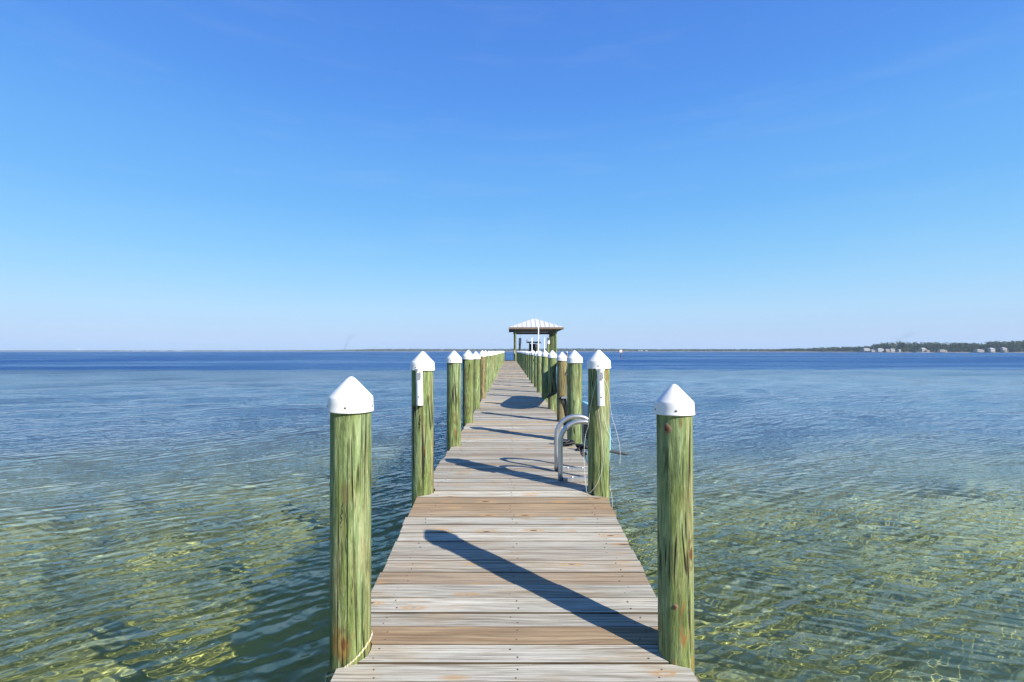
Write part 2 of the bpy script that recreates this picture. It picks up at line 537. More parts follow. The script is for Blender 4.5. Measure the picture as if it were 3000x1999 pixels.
def knot_mark(o, r, x, z, w):
    px, py, pz = o.location
    dx = x - px; n = Vector((dx, -math.sqrt(r * r - dx * dx), 0)).normalized(); t = Vector((-n.y, n.x, 0))
    for nm, sc_, mat, off in (('knot_ring', 1.0, M['timber'], .0005), ('knot', .55, M['knot'], .0035)):
        mb = MB(); vs = []; seg = 20
        for rr_, d in ((1.0, -.004), (.8, .001), (.45, .0025), (.0, .003)):
            for k in range(seg):
                a = 2 * math.pi * k / seg; q = w * sc_ * rr_ * (1 + .12 * math.sin(a * 3 + z * 9))
                vs.append(n * (r + d + off - (q * math.cos(a)) ** 2 / (2 * r)) + t * (q * math.cos(a)) + Vector((0, 0, z - pz + q * 1.25 * math.sin(a))))
        fs = [(i * seg + k, i * seg + (k + 1) % seg, (i + 1) * seg + (k + 1) % seg, (i + 1) * seg + k) for i in range(3) for k in range(seg)]
        mb.add(vs, fs, 0, True); mb.build(nm, mat, o)


ORD = ['first', 'second', 'third', 'fourth', 'fifth', 'sixth', 'seventh', 'eighth', 'ninth', 'tenth']
plabels = {
    ('L', 0): 'thick green piling with yellow rope round its foot, nearest on the dock\'s left edge',
    ('L', 1): 'green piling with a deep black split and a white rod holder, left dock edge',
    ('R', 0): 'pale green piling with a rusty knot under its white cap, nearest on the right edge',
    ('R', 1): 'green piling with rod holder and loose white cord, beside the metal ladder',
    ('L', 2): 'plain green white-capped piling standing alone, third along the left row',
    ('R', 2): 'green piling just behind the curved ladder handrails on the right row',
    ('R', 3): 'slim brownish piling with a black strap hung on it, right row',
    ('R', 4): 'green piling crossed by the ridged black rack arm, right row',
    ('L', 5): 'dark brown stained piling, sixth in the left row',
    ('R', 5): 'piling half shaded by the farther paddleboard, just past the ridged black arm',
}
far_meshes = {}
pil_cap_far = cap_mesh(.1, 20, False)
pil_mesh_far = piling_mesh(3.9, .1, 1, False)
for side, ys, xf in (('L', LY, LX), ('R', RY, RX)):
    for i, y in enumerate(ys):
        r = PRAD.get((side, i), .098)
        top = PTOP.get((side, i), 1.172 + R.uniform(-.015, .015))
        near = i < 6
        h = top - BED
        if near:
            me = piling_mesh(h, r, i * 2 + (side == 'R'), True); o = link('piling', me, M['piling_brown' if (side, i) in (('R', 3), ('L', 5)) else 'piling'])
            z0 = BED
        else:
            me = pil_mesh_far; z0 = top - 3.9
            o = bpy.data.objects.new('piling', me); COL.objects.link(o)
            if not me.materials: me.materials.append(M['piling'])
        o.location = (xf(y), y, z0)
        tilt = {('L', 0): .003, ('R', 0): -.006}.get((side, i), R.uniform(-.003, .003))
        o.rotation_euler = (R.uniform(-.003, .003), tilt, R.uniform(0, 6.28) if i > 1 else 0)
        if (side, i) in plabels: lb = plabels[(side, i)]
        elif i < 9: lb = '%s white-capped green piling along the %s edge of the dock' % (ORD[i], 'left' if side == 'L' else 'right')
        else: lb = 'small distant white-capped piling in the bunched far stretch of the %s row' % ('left' if side == 'L' else 'right')
        tag(o, lb, 'piling', 'white-capped pilings along the %s edge of the dock' % ('left' if side == 'L' else 'right'))
        if near:
            c = link('cap', cap_mesh(r, 40, True), [M['cap'], M['hole']], o)
        else:
            c = bpy.data.objects.new('cap', pil_cap_far); COL.objects.link(c); c.parent = o
            if not pil_cap_far.materials: pil_cap_far.materials.append(M['cap'])
        if (side, i) == ('L', 1): split_mark(o, r, -.818, .56, .74, .008, M['black']); split_mark(o, r, -.775, .05, .40, .003, M['black'])
        if (side, i) == ('L', 0):
            split_mark(o, r, -.838, .42, .56, .0035, M['black']); split_mark(o, r, -.815, .10, .62, .002, M['black']); split_mark(o, r, -.79, -.1, .30, .0022, M['black'])
        if (side, i) == ('R', 0):
            knot_mark(o, r, .806, .915, .026); knot_mark(o, r, .836, .035, .015)
            split_mark(o, r, .885, .10, .95, .002, M['black']); split_mark(o, r, .905, -.2, .70, .0022, M['black']); split_mark(o, r, .858, .3, .9, .0016, M['black'])
        c.location = (0, 0, (h if near else 3.9) - .035)
        c.rotation_euler = (R.uniform(-.02, .02), R.uniform(-.02, .02), (R.uniform(-.3, .3) - (o.rotation_euler.z)))

# ------------------------------------------------------------------ dock
dock = empty('dock', (0, 0, 0))
tag(dock, 'long weathered grey plank dock running out over the water to the boathouse', 'dock')
near_edges = [2.254, 2.369, 2.493, 2.629, 2.743, 2.881, 3.012, 3.146, 3.283, 3.424, 3.543, 3.67, 3.797, 3.926, 4.056, 4.186, 4.315, 4.45]
e = 2.254
ys = []
while e > -2.5: e -= .137; ys.insert(0, e)
ys += near_edges
while ys[-1] < 65.2: ys.append(ys[-1] + .1385 + R.uniform(-.002, .002))
browns = {2.493: 1.0, 3.012: .75, 3.146: .35, 3.926: .85, 4.056: 1.0, 4.186: .9, 3.283: .25}
TH = .038
pv = []; pf = []; a_pid = []; a_brown = []; a_tone = []; a_fresh = []; pmi = []
screws = MB()
pil_all = [(LX(y), y, PRAD.get(('L', i), .098), -1) for i, y in enumerate(LY)] + [(RX(y), y, PRAD.get(('R', i), .098), 1) for i, y in enumerate(RY)]


def edge_at(y, side, jit):
    x = (EDGE_L(y) - jit) if side < 0 else (EDGE_R(y) + jit)
    for px, py, pr, sd in pil_all:
        if sd != side: continue
        rr = pr + .012
        dy = y - py
        if abs(dy) < rr:
            q = px - sd * math.sqrt(rr * rr - dy * dy)
            x = max(x, q) if side < 0 else min(x, q)
    return x


for pi, (y0, y1) in enumerate(zip(ys, ys[1:])):
    g = .006 + R.random() * .004
    ya, yb = y0 + g / 2, y1 - g / 2
    dz = R.uniform(-.003, .003)
    tw = R.uniform(-.002, .002)
    b = browns.get(y0, 0.0)
    if y0 > 4.5: b = R.choice([0, 0, 0, 0, 0, .15, .3, .45]) 
    elif y0 not in browns: b = R.choice([0, 0, .1, .12])
    tone = R.uniform(.74, 1.12) if b < .5 else R.uniform(.95, 1.08)
    if abs(y0 - 4.315) < .01: tone = 1.12; b = 0
    fresh = 1.0 if (y0 > 4.5 and R.random() < .13) else 0.0
    if fresh: dz = .004
    cup = R.uniform(-.6, 1.4)
    rows = [ya + (yb - ya) * t for t in (0, .25, .5, .75, 1)]
    jl, jr = R.uniform(-.008, .012), R.uniform(-.008, .012)
    n0 = len(pv)
    for zt in (0, -TH):
        for k, yy in enumerate(rows):
            zc = deck_z(yy) + dz + zt
            xl, xr = edge_at(yy, -1, jl), edge_at(yy, 1, jr)
            bev = (.0, .0022, .003, .0022, .0)[k] * cup if zt == 0 else 0
            for s in range(7):
                pv.append((xl + (xr - xl) * s / 6, yy, zc - bev + tw * (s / 6 - .5)))
    W = 7
    faces = []
    for k in range(4):
        for s in range(6):
            p = n0 + k * W + s
            faces.append(((p, p + 1, p + W + 1, p + W), 0))
            q = p + 5 * W
            faces.append(((q, q + W, q + W + 1, q + 1), 1))
    for s in range(6):
        p = n0 + s; q = p + 5 * W
        faces.append(((q, q + 1, p + 1, p), 1))
        p = n0 + 4 * W + s; q = p + 5 * W
        faces.append(((p, p + 1, q + 1, q), 1))
    for k in range(4):
        p = n0 + k * W; q = p + 5 * W
        faces.append(((q, p, p + W, q + W), 1))
        p = n0 + k * W + 6; q = p + 5 * W
        faces.append(((p, q, q + W, p + W), 1))
    for q, mi in faces:
        pf.append(q); pmi.append(mi)
        a_pid.append(pi * .618 % 1 * 40); a_brown.append(b); a_tone.append(tone); a_fresh.append(fresh)
    if 1.5 < y0 < 12:
        for sx in (EDGE_L(y0) + .17, .03, EDGE_R(y0) - .17):
            for t in (R.uniform(.18, .32), R.uniform(.68, .82)):
                yy = ya + (yb - ya) * t
                c = Vector((sx + R.uniform(-.03, .03), yy, deck_z(yy) + dz))
                screws.tube([c - Vector((0, 0, .004)), c + Vector((0, 0, .0015))], .0042, 7)
me = bpy.data.meshes.new('decking'); me.from_pydata(pv, [], pf)
me.polygons.foreach_set('material_index', pmi)
for nm, arr in (('pid', a_pid), ('brown', a_brown), ('tone', a_tone), ('fresh', a_fresh)):
    at = me.attributes.new(nm, 'FLOAT', 'FACE'); at.data.foreach_set('value', arr)
me.update()
link('decking', me, [M['plank'], M['plank_edge']], dock)
o = screws.build('decking_screw', M['hole'], dock); tag(o, kind='stuff')
for x in (-.66, 0.06, .70):
    mb = MB()
    mb.beam((x, -2.4, deck_z(-2.4) - TH - .10), (x, KINK, -TH - .10), .045, .18)
    mb.build('stringer', M['stringer'], dock)
    mb = MB()
    mb.beam((x, KINK + .01, -TH - .10), (x + (.06 if x > 0 else .0), 65.1, -TH - .10), .045, .18)
    mb.build('stringer', M['stringer'], dock)
for i in range(30):
    y = LY[i]
    mb = MB(); mb.box((.07, y + .125, deck_z(y) - TH - .19 - .09), (1.9, .045, .17)); mb.build('cross_beam', M['stringer'], dock)

# yellow flecked rope round the foot of the near left piling
mb = MB()
pts = []
for k in range(49):
    a = 2 * math.pi * k / 48
    x = math.cos(a) * .112; y = math.sin(a) * .112
    pts.append((x, y, x * .85 + (.012 * math.sin(a * 2))))
mb.tube(pts, .0055, 8)
tail = [(-.112, .0, -.095), (-.116, -.02, -.16), (-.112, -.03, -.3), (-.115, -.02, -.5)]
mb.tube(tail, .005, 8)
o = mb.build('rope', M['rope'])
o.location = (LX(2.46), 2.46, -.265)
tag(o, 'thin yellow-flecked white rope looped round the foot of the near left piling', 'rope')


# ------------------------------------------------------------------ rod holders
def rod_holder(loc, label, tilt):
    root = empty('rod_holder', loc, (0, tilt, 0))
    tag(root, label, 'rod holder', 'white rod holders screwed to pilings')
    mb = MB(); seg = 28; Hh = .33; rings = 22
    def rad(t):
        return .030 + (.012 * max(0, (t - .90) / .10) ** 1.5)
    for inner in (0, 1):
        vs = []; fs = []
        for i in range(rings + 1):
            t = i / rings
            for k in range(seg):
                a = 2 * math.pi * k / seg
                rr = rad(t) - (.0045 if inner else 0)
                vs.append((rr * math.cos(a), rr * math.sin(a), t * Hh))
        for i in range(rings):
            t = (i + .5) / rings
            for k in range(seg):
                a = (2 * math.pi * (k + .5) / seg) - 1.5 * math.pi
                a = (a + math.pi) % (2 * math.pi) - math.pi
                lim = .62 if t > .72 else (.62 * math.sqrt(max(0, (t - .66) / .06)) if t > .66 else 0)
                if t > .66 and t < .93 and abs(a) < lim: continue
                k2 = (k + 1) % seg
                q = (i * seg + k, i * seg + k2, (i + 1) * seg + k2, (i + 1) * seg + k)
                fs.append(q[::-1] if inner else q)
        mb.add(vs, fs, 0, True)
    # rim between the walls
    vs = []
    for rr in (rad(1), rad(1) - .0045):
        for k in range(seg):
            a = 2 * math.pi * k / seg; vs.append((rr * math.cos(a), rr * math.sin(a), Hh))
    mb.add(vs, [(k, (k + 1) % seg, seg + (k + 1) % seg, seg + k) for k in range(seg)], 0, False)
    mb.lathe([(.0001, 0), (.030, 0)], seg, close_top=False)
    mb.build('tube', M['white'], root)
    b = MB(); b.box((0, .030, Hh * .5), (.035, .014, Hh * .8)); b.build('mounting_plate', M['white'], root)
    s = MB(); s.tube([(0, -.028, .078), (0, -.0325, .078)], .0065, 10); s.build('screw', M['hole'], root)
    return root


rod_holder((-.812, 4.46 - .101 - .037, .811), 'white plastic rod holder screwed to the left row piling with the black split', -.02)
rod_holder((.822, 4.43 - .099 - .037, .81), 'white plastic rod holder on the piling beside the ladder, cord behind it', -.02)

# ------------------------------------------------------------------ loose white cord on that piling
def crv(pts, n=14):
    pts = [Vector(p) for p in pts]; out = []
    P = [pts[0]] + pts + [pts[-1]]
    for i in range(1, len(P) - 2):
        for k in range(n):
            t = k / n
            a, b, c, d = P[i - 1], P[i], P[i + 1], P[i + 2]
            out.append(.5 * ((2 * b) + (-a + c) * t + (2 * a - 5 * b + 4 * c - d) * t * t + (-a + 3 * b - 3 * c + d) * t ** 3))
    out.append(pts[-1])
    return out


mb = MB()
py = 4.43 - .112
mb.tube(crv([(.80, py + .01, .80), (.83, py, .55), (.845, py, .30), (.80, py, .12), (.735, py + .02, .02), (.705, py + .04, .01)]), .0013, 6)
mb.tube(crv([(.705, py + .04, .01), (.69, py + .06, .15), (.685, py + .08, .35), (.70, py + .09, .52), (.72, py + .05, .62), (.735, py + .02, .80), (.79, py, 1.05), (.80, py - .005, 1.08)]), .0013, 6)
mb.tube(crv([(.85, py + .01, 1.06), (.90, py + .04, .95), (.94, py + .09, .72), (.99, py + .1, .55), (1.02, py + .1, .40), (1.02, py + .1, .25)]), .0013, 6)
mb.tube(crv([(.83, py, .80), (.875, py + .005, .62), (.92, py + .05, .52), (.96, py + .1, .45)]), .0013, 6)
mb.tube(crv([(.93, py + .12, .05), (.955, py + .12, -.10), (.945, py + .12, -.22)]), .0013, 6)
o = mb.build('cord', M['cord'])
tag(o, 'tangled thin white cord hanging from the rod holder piling by the ladder', 'cord')

# ------------------------------------------------------------------ ladder
lad = empty('dock_ladder', (.51, 4.99, 0))
tag(lad, 'silver tubular swim ladder with hooped handrails bolted to the right dock edge', 'ladder')
for dy in (-.19, .195):
    P = []
    for k in range(6): P.append((0, dy, .39 * k / 5))
    for k in range(1, 13):
        a = math.pi / 2 * k / 12; P.append((.20 - .20 * math.cos(a), dy, .39 + .20 * math.sin(a)))
    for k in range(1, 13):
        a = math.pi / 2 * k / 12; P.append((.23 + .19 * math.sin(a), dy, .59 - .19 * (1 - math.cos(a))))
    for k in range(1, 6): P.append((.42, dy, .40 - 2.3 * k / 5))
    mb = MB(); mb.tube(P, .0245, 16); mb.build('handrail', M['alu'], lad)
    mb = MB()
    mb.box((.205, dy, .016), (.36, .06, .030))
    mb.build('mounting_plate', M['aluflat'], lad)
    for x in (.12, .28):
        mb = MB(); mb.lathe([(.011, 0), (.011, .009), (.006, .012)], 8, (x, dy, .031)); mb.build('bolt', M['alu'], lad)
for z in (-.35, -.65, -.95, -1.25, -1.55):
    mb = MB(); mb.beam((.42, -.19, z), (.42, .195, z), .09, .03); mb.build('rung', M['alu'], lad)


# ------------------------------------------------------------------ paddleboards on the outside of the right pilings
def paddleboard(p_nose, p_tail, width, label):
    a, b = Vector(p_nose), Vector(p_tail); d = b - a; L = d.length
    root = empty('paddleboard', (a + b) / 2)
    tag(root, label, 'paddleboard', 'light blue paddleboards strapped outside the right pilings')
    t = d.normalized()
    nrm = Vector((1, 0, 0)); nrm = (nrm - t * nrm.dot(t)).normalized()
    up = nrm.cross(t)
    if up.z < 0: up = -up
    rows = 40; seg = 24
    vs = []; fs = []; mi = []
    for i in range(rows + 1):
        s = i / rows
        w = width / 2 * (max(0.0, 1 - abs(2 * s - 1) ** (4.0 if s < .5 else 9.0))) ** .5
        th = .065 * (max(0.02, 1 - abs(2 * s - 1) ** 6)) ** .5
        w = max(w, .004)
        c = t * (L * (s - .5)) + nrm * (-.10 * max(0, (.25 - s) / .25) ** 2)
        for k in range(seg):
            g = 2 * math.pi * k / seg
            cx, cy = math.cos(g), math.sin(g)
            ex = math.copysign(abs(cx) ** .8, cx); ey = math.copysign(abs(cy) ** .5, cy)
            vs.append(c + up * (w * ex) + nrm * (th * min(1, w / .08) * ey))
    mb = MB()
    def band(sel, mi):
        out = []
        for i in range(rows):
            for k in range(seg):
                if sel(k):
                    k2 = (k + 1) % seg
                    out.append((i * seg + k, i * seg + k2, (i + 1) * seg + k2, (i + 1) * seg + k))
        return out
    deckf = band(lambda k: seg * .58 <= k < seg * .92, 0)
    rest = band(lambda k: not (seg * .58 <= k < seg * .92), 1)
    mb.add(vs, deckf, 0, True); mb.build('deck_face', M['board_shaded'], root)
    mb = MB(); mb.add(vs, rest, 0, True); mb.build('hull_shell', M['board_sunlit'], root)
    for s0, hh in ((.1, .03), (-.35, .03)):
        pad = MB()
        pad.box(t * (L * s0) - nrm * .075, (.02, .5, .36), Matrix((nrm, t, up)).transposed())
        pad.build('traction_pad', M['dark'], root)
    fin = MB()
    q = t * (L * .42) + nrm * .06
    fin.add([q, q + t * .16, q + t * .15 + nrm * .18, q + t * .09 + nrm * .2, q + up * .012, q + t * .16 + up * .012, q + t * .15 + nrm * .18 + up * .012, q + t * .09 + nrm * .2 + up * .012],
            [(0, 1, 2, 3), (7, 6, 5, 4), (0, 4, 5, 1), (1, 5, 6, 2), (2, 6, 7, 3), (3, 7, 4, 0)])
    fin.build('fin', M['dark'], root)
    return root


paddleboard((1.42, 6.50, .0), (1.42, 9.6, -.06), .80, 'light blue paddleboard hung behind the ladder piling, sunlit edge showing cyan')
paddleboard((1.09, 10.0, .80), (1.16, 13.3, .46), .70, 'farther pale blue paddleboard strapped on edge outside the right pilings')


def rack_arm(inner, outer, label, ridges):
    a, b = Vector(inner), Vector(outer)
    root = empty('rack_arm', a)
    tag(root, label, 'rack arm', 'black padded arms holding the paddleboards')
    d = b - a
    up = Vector((0, 0, 1))
    mb = MB(); pts = crv([(0, 0, 0), d * .5, d, d + Vector((.10, 0, .03)), d + Vector((.16, 0, .14)), d + Vector((.17, 0, .30))] if ridges else [(0, 0, 0), d * .5, d], 8)
    mb.tube(pts, .018, 10); mb.build('bar', M['dark'], root)
    n = 15; rr = []; pp = []
    for k in range(n * 4 + 1):
        s = k / (n * 4)
        pp.append(d * (s * (.85 if ridges else .5))); rr.append(.026 + (.006 if (k % 4) in (1, 2) and ridges else .002))
    mb = MB(); mb.tube(pp, rr, 12); mb.build('foam_sleeve', M['rubber'], root)
    if not ridges: return root
    s = MB()
    s.tube(crv([d + Vector((.0, -.03, .02)), d + Vector((-.01, -.03, .22)), d + Vector((.04, -.03, .42)), d + Vector((.14, -.03, .44)), d + Vector((.20, -.03, .2))], 8), .014, 6)
    s.build('strap', M['rubber'], root)
    return root


rack_arm((.825, 10.62, .265), (1.11, 10.58, .47), 'ridged black foam rack arm slanting across a right row piling', True)
rack_arm((.62, 6.66, .035), (1.63, 6.62, -.13), 'black padded rack arm lying low behind the ladder handrails', False)

# black strap and buckle hung on the slim piling, plus the tangle by the ladder
mb = MB()
px, py_ = RX(8.83), 8.83 - .115
mb.tube(crv([(px - .06, py_ + .03, .42), (px - .01, py_ - .01, .47), (px + .05, py_ + .005, .44), (px + .075, py_ + .03, .30), (px + .085, py_ + .04, .12), (px + .11, py_ + .06, -.02)], 8), .016, 8)
mb.tube(crv([(px - .02, py_ - .005, .44), (px + .03, py_, .36), (px + .06, py_ + .02, .18), (px + .09, py_ + .04, .02)], 8), .012, 8)
root = mb.build('strap', M['rubber'])
tag(root, 'black tie-down strap with metal buckle hung on the slim right row piling', 'strap')
b = MB(); b.box((px + .02, py_ - .02, .455), (.09, .03, .035)); b.build('buckle', M['alu'], root)

mb = MB()
def blob(c, n, spread, r):
    for _ in range(n):
        p = [Vector(c) + Vector((R.uniform(-1, 1) * spread[0], R.uniform(-1, 1) * spread[1], R.uniform(-1, 1) * spread[2])) for _ in range(4)]
        mb.tube(crv(p, 6), r, 7)
blob((.80, 6.55, .045), 5, (.10, .08, .03), .014)
blob((.93, 6.30, -.02), 6, (.07, .12, .09), .016)
mb.tube(crv([(.94, 6.3, .02), (.95, 6.2, -.12), (.93, 6.1, -.30), (.95, 6.1, -.45)], 6), .03, 8)
o = mb.build('strap', M['rubber'])
tag(o, 'tangle of black webbing straps over the deck edge behind the ladder', 'strap')

# ------------------------------------------------------------------ boathouse at the dock end
BX0, BX1, BY0, BY1 = .80, 6.00, 62.0, 71.0
EV = 4.36
bh = empty('boathouse', (3.4, 66.5, WL))
tag(bh, 'open boathouse with pale hipped metal roof on green pilings at the dock end', 'boathouse')
def P(x, y, z): return (x - 3.4, y - 66.5, z - WL)
ex0, ex1, ey0, ey1 = -.10, 6.95, 61.3, 71.8
rz = EV + 1.36
c0, c1, c2, c3 = P(ex0, ey0, EV), P(ex1, ey0, EV), P(ex1, ey1, EV), P(ex0, ey1, EV)
r0, r1 = P(3.25, ey0 + 3.6, rz), P(3.55, ey1 - 3.6, rz)
mb = MB()
mb.add([c0, c1, c2, c3, r0, r1], [(0, 1, 4), (1, 2, 5, 4), (2, 3, 5), (3, 0, 4, 5)])
roof = mb.build('roof', M['roof'], bh)
mb = MB()
for k in range(1, 12):                       # standing seams, front slope
    x = ex0 + (ex1 - ex0) * k / 12
    fx = (x - ex0) / (3.40 - ex0) if x < 3.40 else (ex1 - x) / (ex1 - 3.40)
    mb.beam(P(x, ey0, EV + .02), P(x, ey0 + 3.6 * fx, EV + .02 + 1.36 * fx), .035, .05)
for k in range(1, 20):
    y = ey0 + (ey1 - ey0) * k / 20
    fy = min(1, min(y - ey0, ey1 - y) / 3.6)
    for ax, tx in ((ex0, 3.4), (ex1, 3.4)):
        mb.beam(P(ax, y, EV + .02), P(ax + (tx - ax) * fy, y, EV + .02 + 1.36 * fy), .035, .05)
mb.build('roof_seam', mat_plain('seam_metal', (.46, .46, .455), .5, .25), roof)
mb = MB()
fh = .22
mb.box(P((ex0 + ex1) / 2, ey0 + .02, EV - fh / 2 - .01), (ex1 - ex0, .05, fh))
mb.box(P((ex0 + ex1) / 2, ey1 - .02, EV - fh / 2 - .01), (ex1 - ex0, .05, fh))
mb.box(P(ex0 + .02, (ey0 + ey1) / 2, EV - fh / 2 - .01), (.05, ey1 - ey0 - .1, fh))
mb.box(P(ex1 - .02, (ey0 + ey1) / 2, EV - fh / 2 - .01), (.05, ey1 - ey0 - .1, fh))
mb.build('fascia', M['timber'], bh)
mb = MB(); mb.box(P((ex0 + ex1) / 2, (ey0 + ey1) / 2, EV - .12), (ex1 - ex0 - .1, ey1 - ey0 - .1, .03)); mb.build('ceiling', M['ceiling'], bh)
for y in (BY0, BY1):
    mb = MB(); mb.box(P((BX0 + BX1) / 2, y + .2, EV - .42), (BX1 - BX0 + .5, .12, .30)); mb.build('eave_beam', M['timber'], bh)
for x in (BX0, BX1):
    mb = MB(); mb.box(P(x + (.2 if x < 3 else -.2), (BY0 + BY1) / 2, EV - .42), (.12, BY1 - BY0 + .3, .30)); mb.build('eave_beam', M['timber'], bh)
pm = piling_mesh(EV - .15 - BED, .135, 40, True); pm.materials.append(M['piling'])
for x, yy in ((BX0 - .05, (62.0, 71.0)), (BX1, (62.0, 63.4, 65.6, 67.6, 69.3, 71.0))):
    for y in yy:
        q = bpy.data.objects.new('post', pm); COL.objects.link(q); q.parent = bh
        q.location = P(x, y, BED); q.rotation_euler = (0, 0, R.uniform(0, 6))
for x in (1.95, 4.85):
    mb = MB(); mb.tube([P(x - .12, 63.2, EV - .5), P(x + .08, 63.0, EV - .33)], [.10, .05], 12); mb.build('floodlight', M['white'], bh)

# lift pilings wrapped at the top, the brown one, white guide poles
def lift_piling(x, y, top, r, wrap, label, wood):
    me = piling_mesh(top - BED, r, x * 3, True)
    o = link('lift_piling', me, wood); o.location = (x, y, BED); o.rotation_euler = (0, .02 if x > 3 else .03, 0)
    tag(o, label, 'piling', 'boat lift pilings under the boathouse roof')
    if wrap:
        mb = MB(); mb.lathe([(r * 1.12, top - BED - .75), (r * 1.25, top - BED - .6), (r * 1.12, top - BED - .3), (r * 1.2, top - BED + .01), (.02, top - BED + .05)], 14)
        w = mb.build('wrap', wrap, o)
        mb = MB(); mb.tube([(0, 0, top - BED + .03), (.0, .05, EV - .5 - BED)], .012, 6); mb.build('lift_cable', M['dark'], o)
    return o
lift_piling(1.22, 63.5, 3.0, .15, M['tarp'], 'dark leaning lift piling with a grey wrapped top, boathouse left side', M['dark'])
lift_piling(5.02, 63.5, 3.0, .16, M['white'], 'lift piling with a ragged white wrapped top, boathouse right side', M['piling'])
lift_piling(3.50, 62.3, 2.15, .12, None, 'short bare brown piling in front of the boat on its lift', M['stringer'])
for x, top, y, r, lb in ((2.83, 3.0, 60.5, .055, 'white pipe guide pole, left one in front of the lifted boat'),
                         (4.40, 3.0, 60.5, .055, 'white pipe guide pole, right of the lifted boat'),
                         (3.55, 4.25, 58.8, .06, 'tallest pale pipe pole, reaching up to the boathouse eave')):
    mb = MB(); mb.tube([(0, 0, 0), (0, 0, top - BED)], r, 12)
    o = mb.build('guide_pole', M['pvc']); o.location = (x, y, BED)
    tag(o, lb, 'pole', 'white guide poles at the boathouse')

# the boat on its lift
bt = empty('motorboat', (3.2, 66.0, .1))
tag(bt, 'white centre console motorboat with dark hardtop hanging on the boathouse lift', 'boat')
mb = MB(); vs = []; fs = []
for i in range(13):
    s = i / 12; y = -3.2 + 6.4 * s
    w = 1.15 * (1 - max(0, (s - .55) / .45) ** 2.2) + .03
    sheer = .95 + .25 * s * s
    keel = -.05 + .55 * max(0, (s - .6) / .4) ** 2
    vs += [(-w, y, sheer), (-w * .85, y, keel + .38), (0, y, keel), (w * .85, y, keel + .38), (w, y, sheer)]
for i in range(12):
    for k in range(4):
        p = i * 5 + k; fs.append((p, p + 1, p + 6, p + 5))
fs.append((4, 3, 2, 1, 0))
for i in range(12): fs.append((i * 5, i * 5 + 5, i * 5 + 9, i * 5 + 4))
mb.add(vs, fs, 0, False); mb.build('hull', M['hull'], bt)
mb = MB(); mb.box((0, .1, 1.32), (.85, .9, .75)); mb.box((0, -.9, 1.25), (.9, .5, .6)); mb.build('console', M['dark'], bt)
mb = MB(); mb.box((0, .62, 1.95), (.85, .03, .55), Matrix.Rotation(.3, 3, 'X')); mb.build('windscreen', M['glassy'], bt)
for sx in (-.5, .5):
    for y in (-.6, .6):
        mb = MB(); mb.tube([(sx, y, 1.0), (sx * .92, y, 2.38)], .028, 8); mb.build('hardtop_leg', M['dark'], bt)
mb = MB(); mb.box((0, 0, 2.43), (1.75, 2.1, .07)); mb.box((0, 0, 2.36), (1.5, 1.9, .07)); mb.build('hardtop', M['dark'], bt)
mb = MB(); mb.box((0, 0, 2.482), (1.8, 2.15, .025)); mb.build('hardtop_skin', M['tarp'], bt)
for sx in (-.82, .82):
    mb = MB(); mb.tube([(sx, -1.0, 2.45), (sx * 1.02, -1.05, 2.72)], .03, 8); mb.box((sx * 1.02, -1.07, 2.74), (.14, .08, .06)); mb.build('rod_rack', M['dark'], bt)
mb = MB(); mb.lathe([(.24, 0), (.25, .12), (.18, .22), (.02, .25)], 16, (.95, .2, 2.25)); mb.build('radar_dome', M['white'], bt)
mb = MB(); mb.box((.1, -3.45, .95), (.42, .5, .6)); mb.box((.1, -3.4, .3), (.2, .25, .9)); mb.build('outboard_motor', M['dark'], bt)
mb = MB(); mb.box((.25, -.92, 1.58), (.14, .06, .08)); mb.build('tag', M['yellow'], bt)
# cradle
cr = empty('boat_lift', (3.2, 66.0, 0))
tag(cr, 'timber and steel boat lift cradle carrying the motorboat', 'boat lift')
for y in (-1.8, 1.8):
    mb = MB(); mb.box((0, y, -.06), (4.6, .16, .22)); mb.build('lift_beam', M['aluflat'], cr)
for x in (-.7, .7):
    mb = MB(); mb.box((x, 0, .13), (.14, 4.6, .14)); mb.build('bunk', M['timber'], cr)

# dock end fittings
rail = empty('end_frame', (0, 64.8, 0))
tag(rail, 'thin dark metal frame across the far end of the dock', 'rail')
mb = MB(); mb.beam((-.60, 0, .02), (-.60, 0, 1.05), .05, .05); mb.build('upright', M['dark'], rail)
mb = MB(); mb.beam((-.57, 0, .04), (.72, 0, .04), .05, .07); mb.build('bottom_rail', M['dark'], rail)
ped = empty('power_pedestal', (.62, 61.4, 0))
tag(ped, 'cream topped power pedestal with dark coiled hose at the far end of the dock', 'pedestal')
mb = MB(); mb.box((0, 0, .5), (.10, .10, 1.0)); mb.build('pedestal_post', M['dark'], ped)
mb = MB(); mb.box((0, 0, 1.22), (.15, .15, .44)); mb.build('pedestal_head', M['cream'], ped)
mb = MB(); pts = [(.16 * math.cos(a / 10 * 6.283) - .08, -.09 - .004 * a / 10, .68 + .28 * math.sin(a / 10 * 6.283)) for a in range(41)]
mb.tube(pts, .02, 8); mb.build('hose', M['dark'], ped)

# lone piling with a cap out to the right, day marker
me = piling_mesh(1.1 - BED + 1.3, .1, 77, False)
o = link('piling', me, M['stringer']); o.location = (9.6, 80, BED - 1.3)
tag(o, 'lone far white-capped piling standing in open water right of the boathouse', 'piling')
c = link('cap', cap_mesh(.12, 20, False), M['cap'], o); c.location = (0, 0, 1.1 - BED + 1.3 - .05)

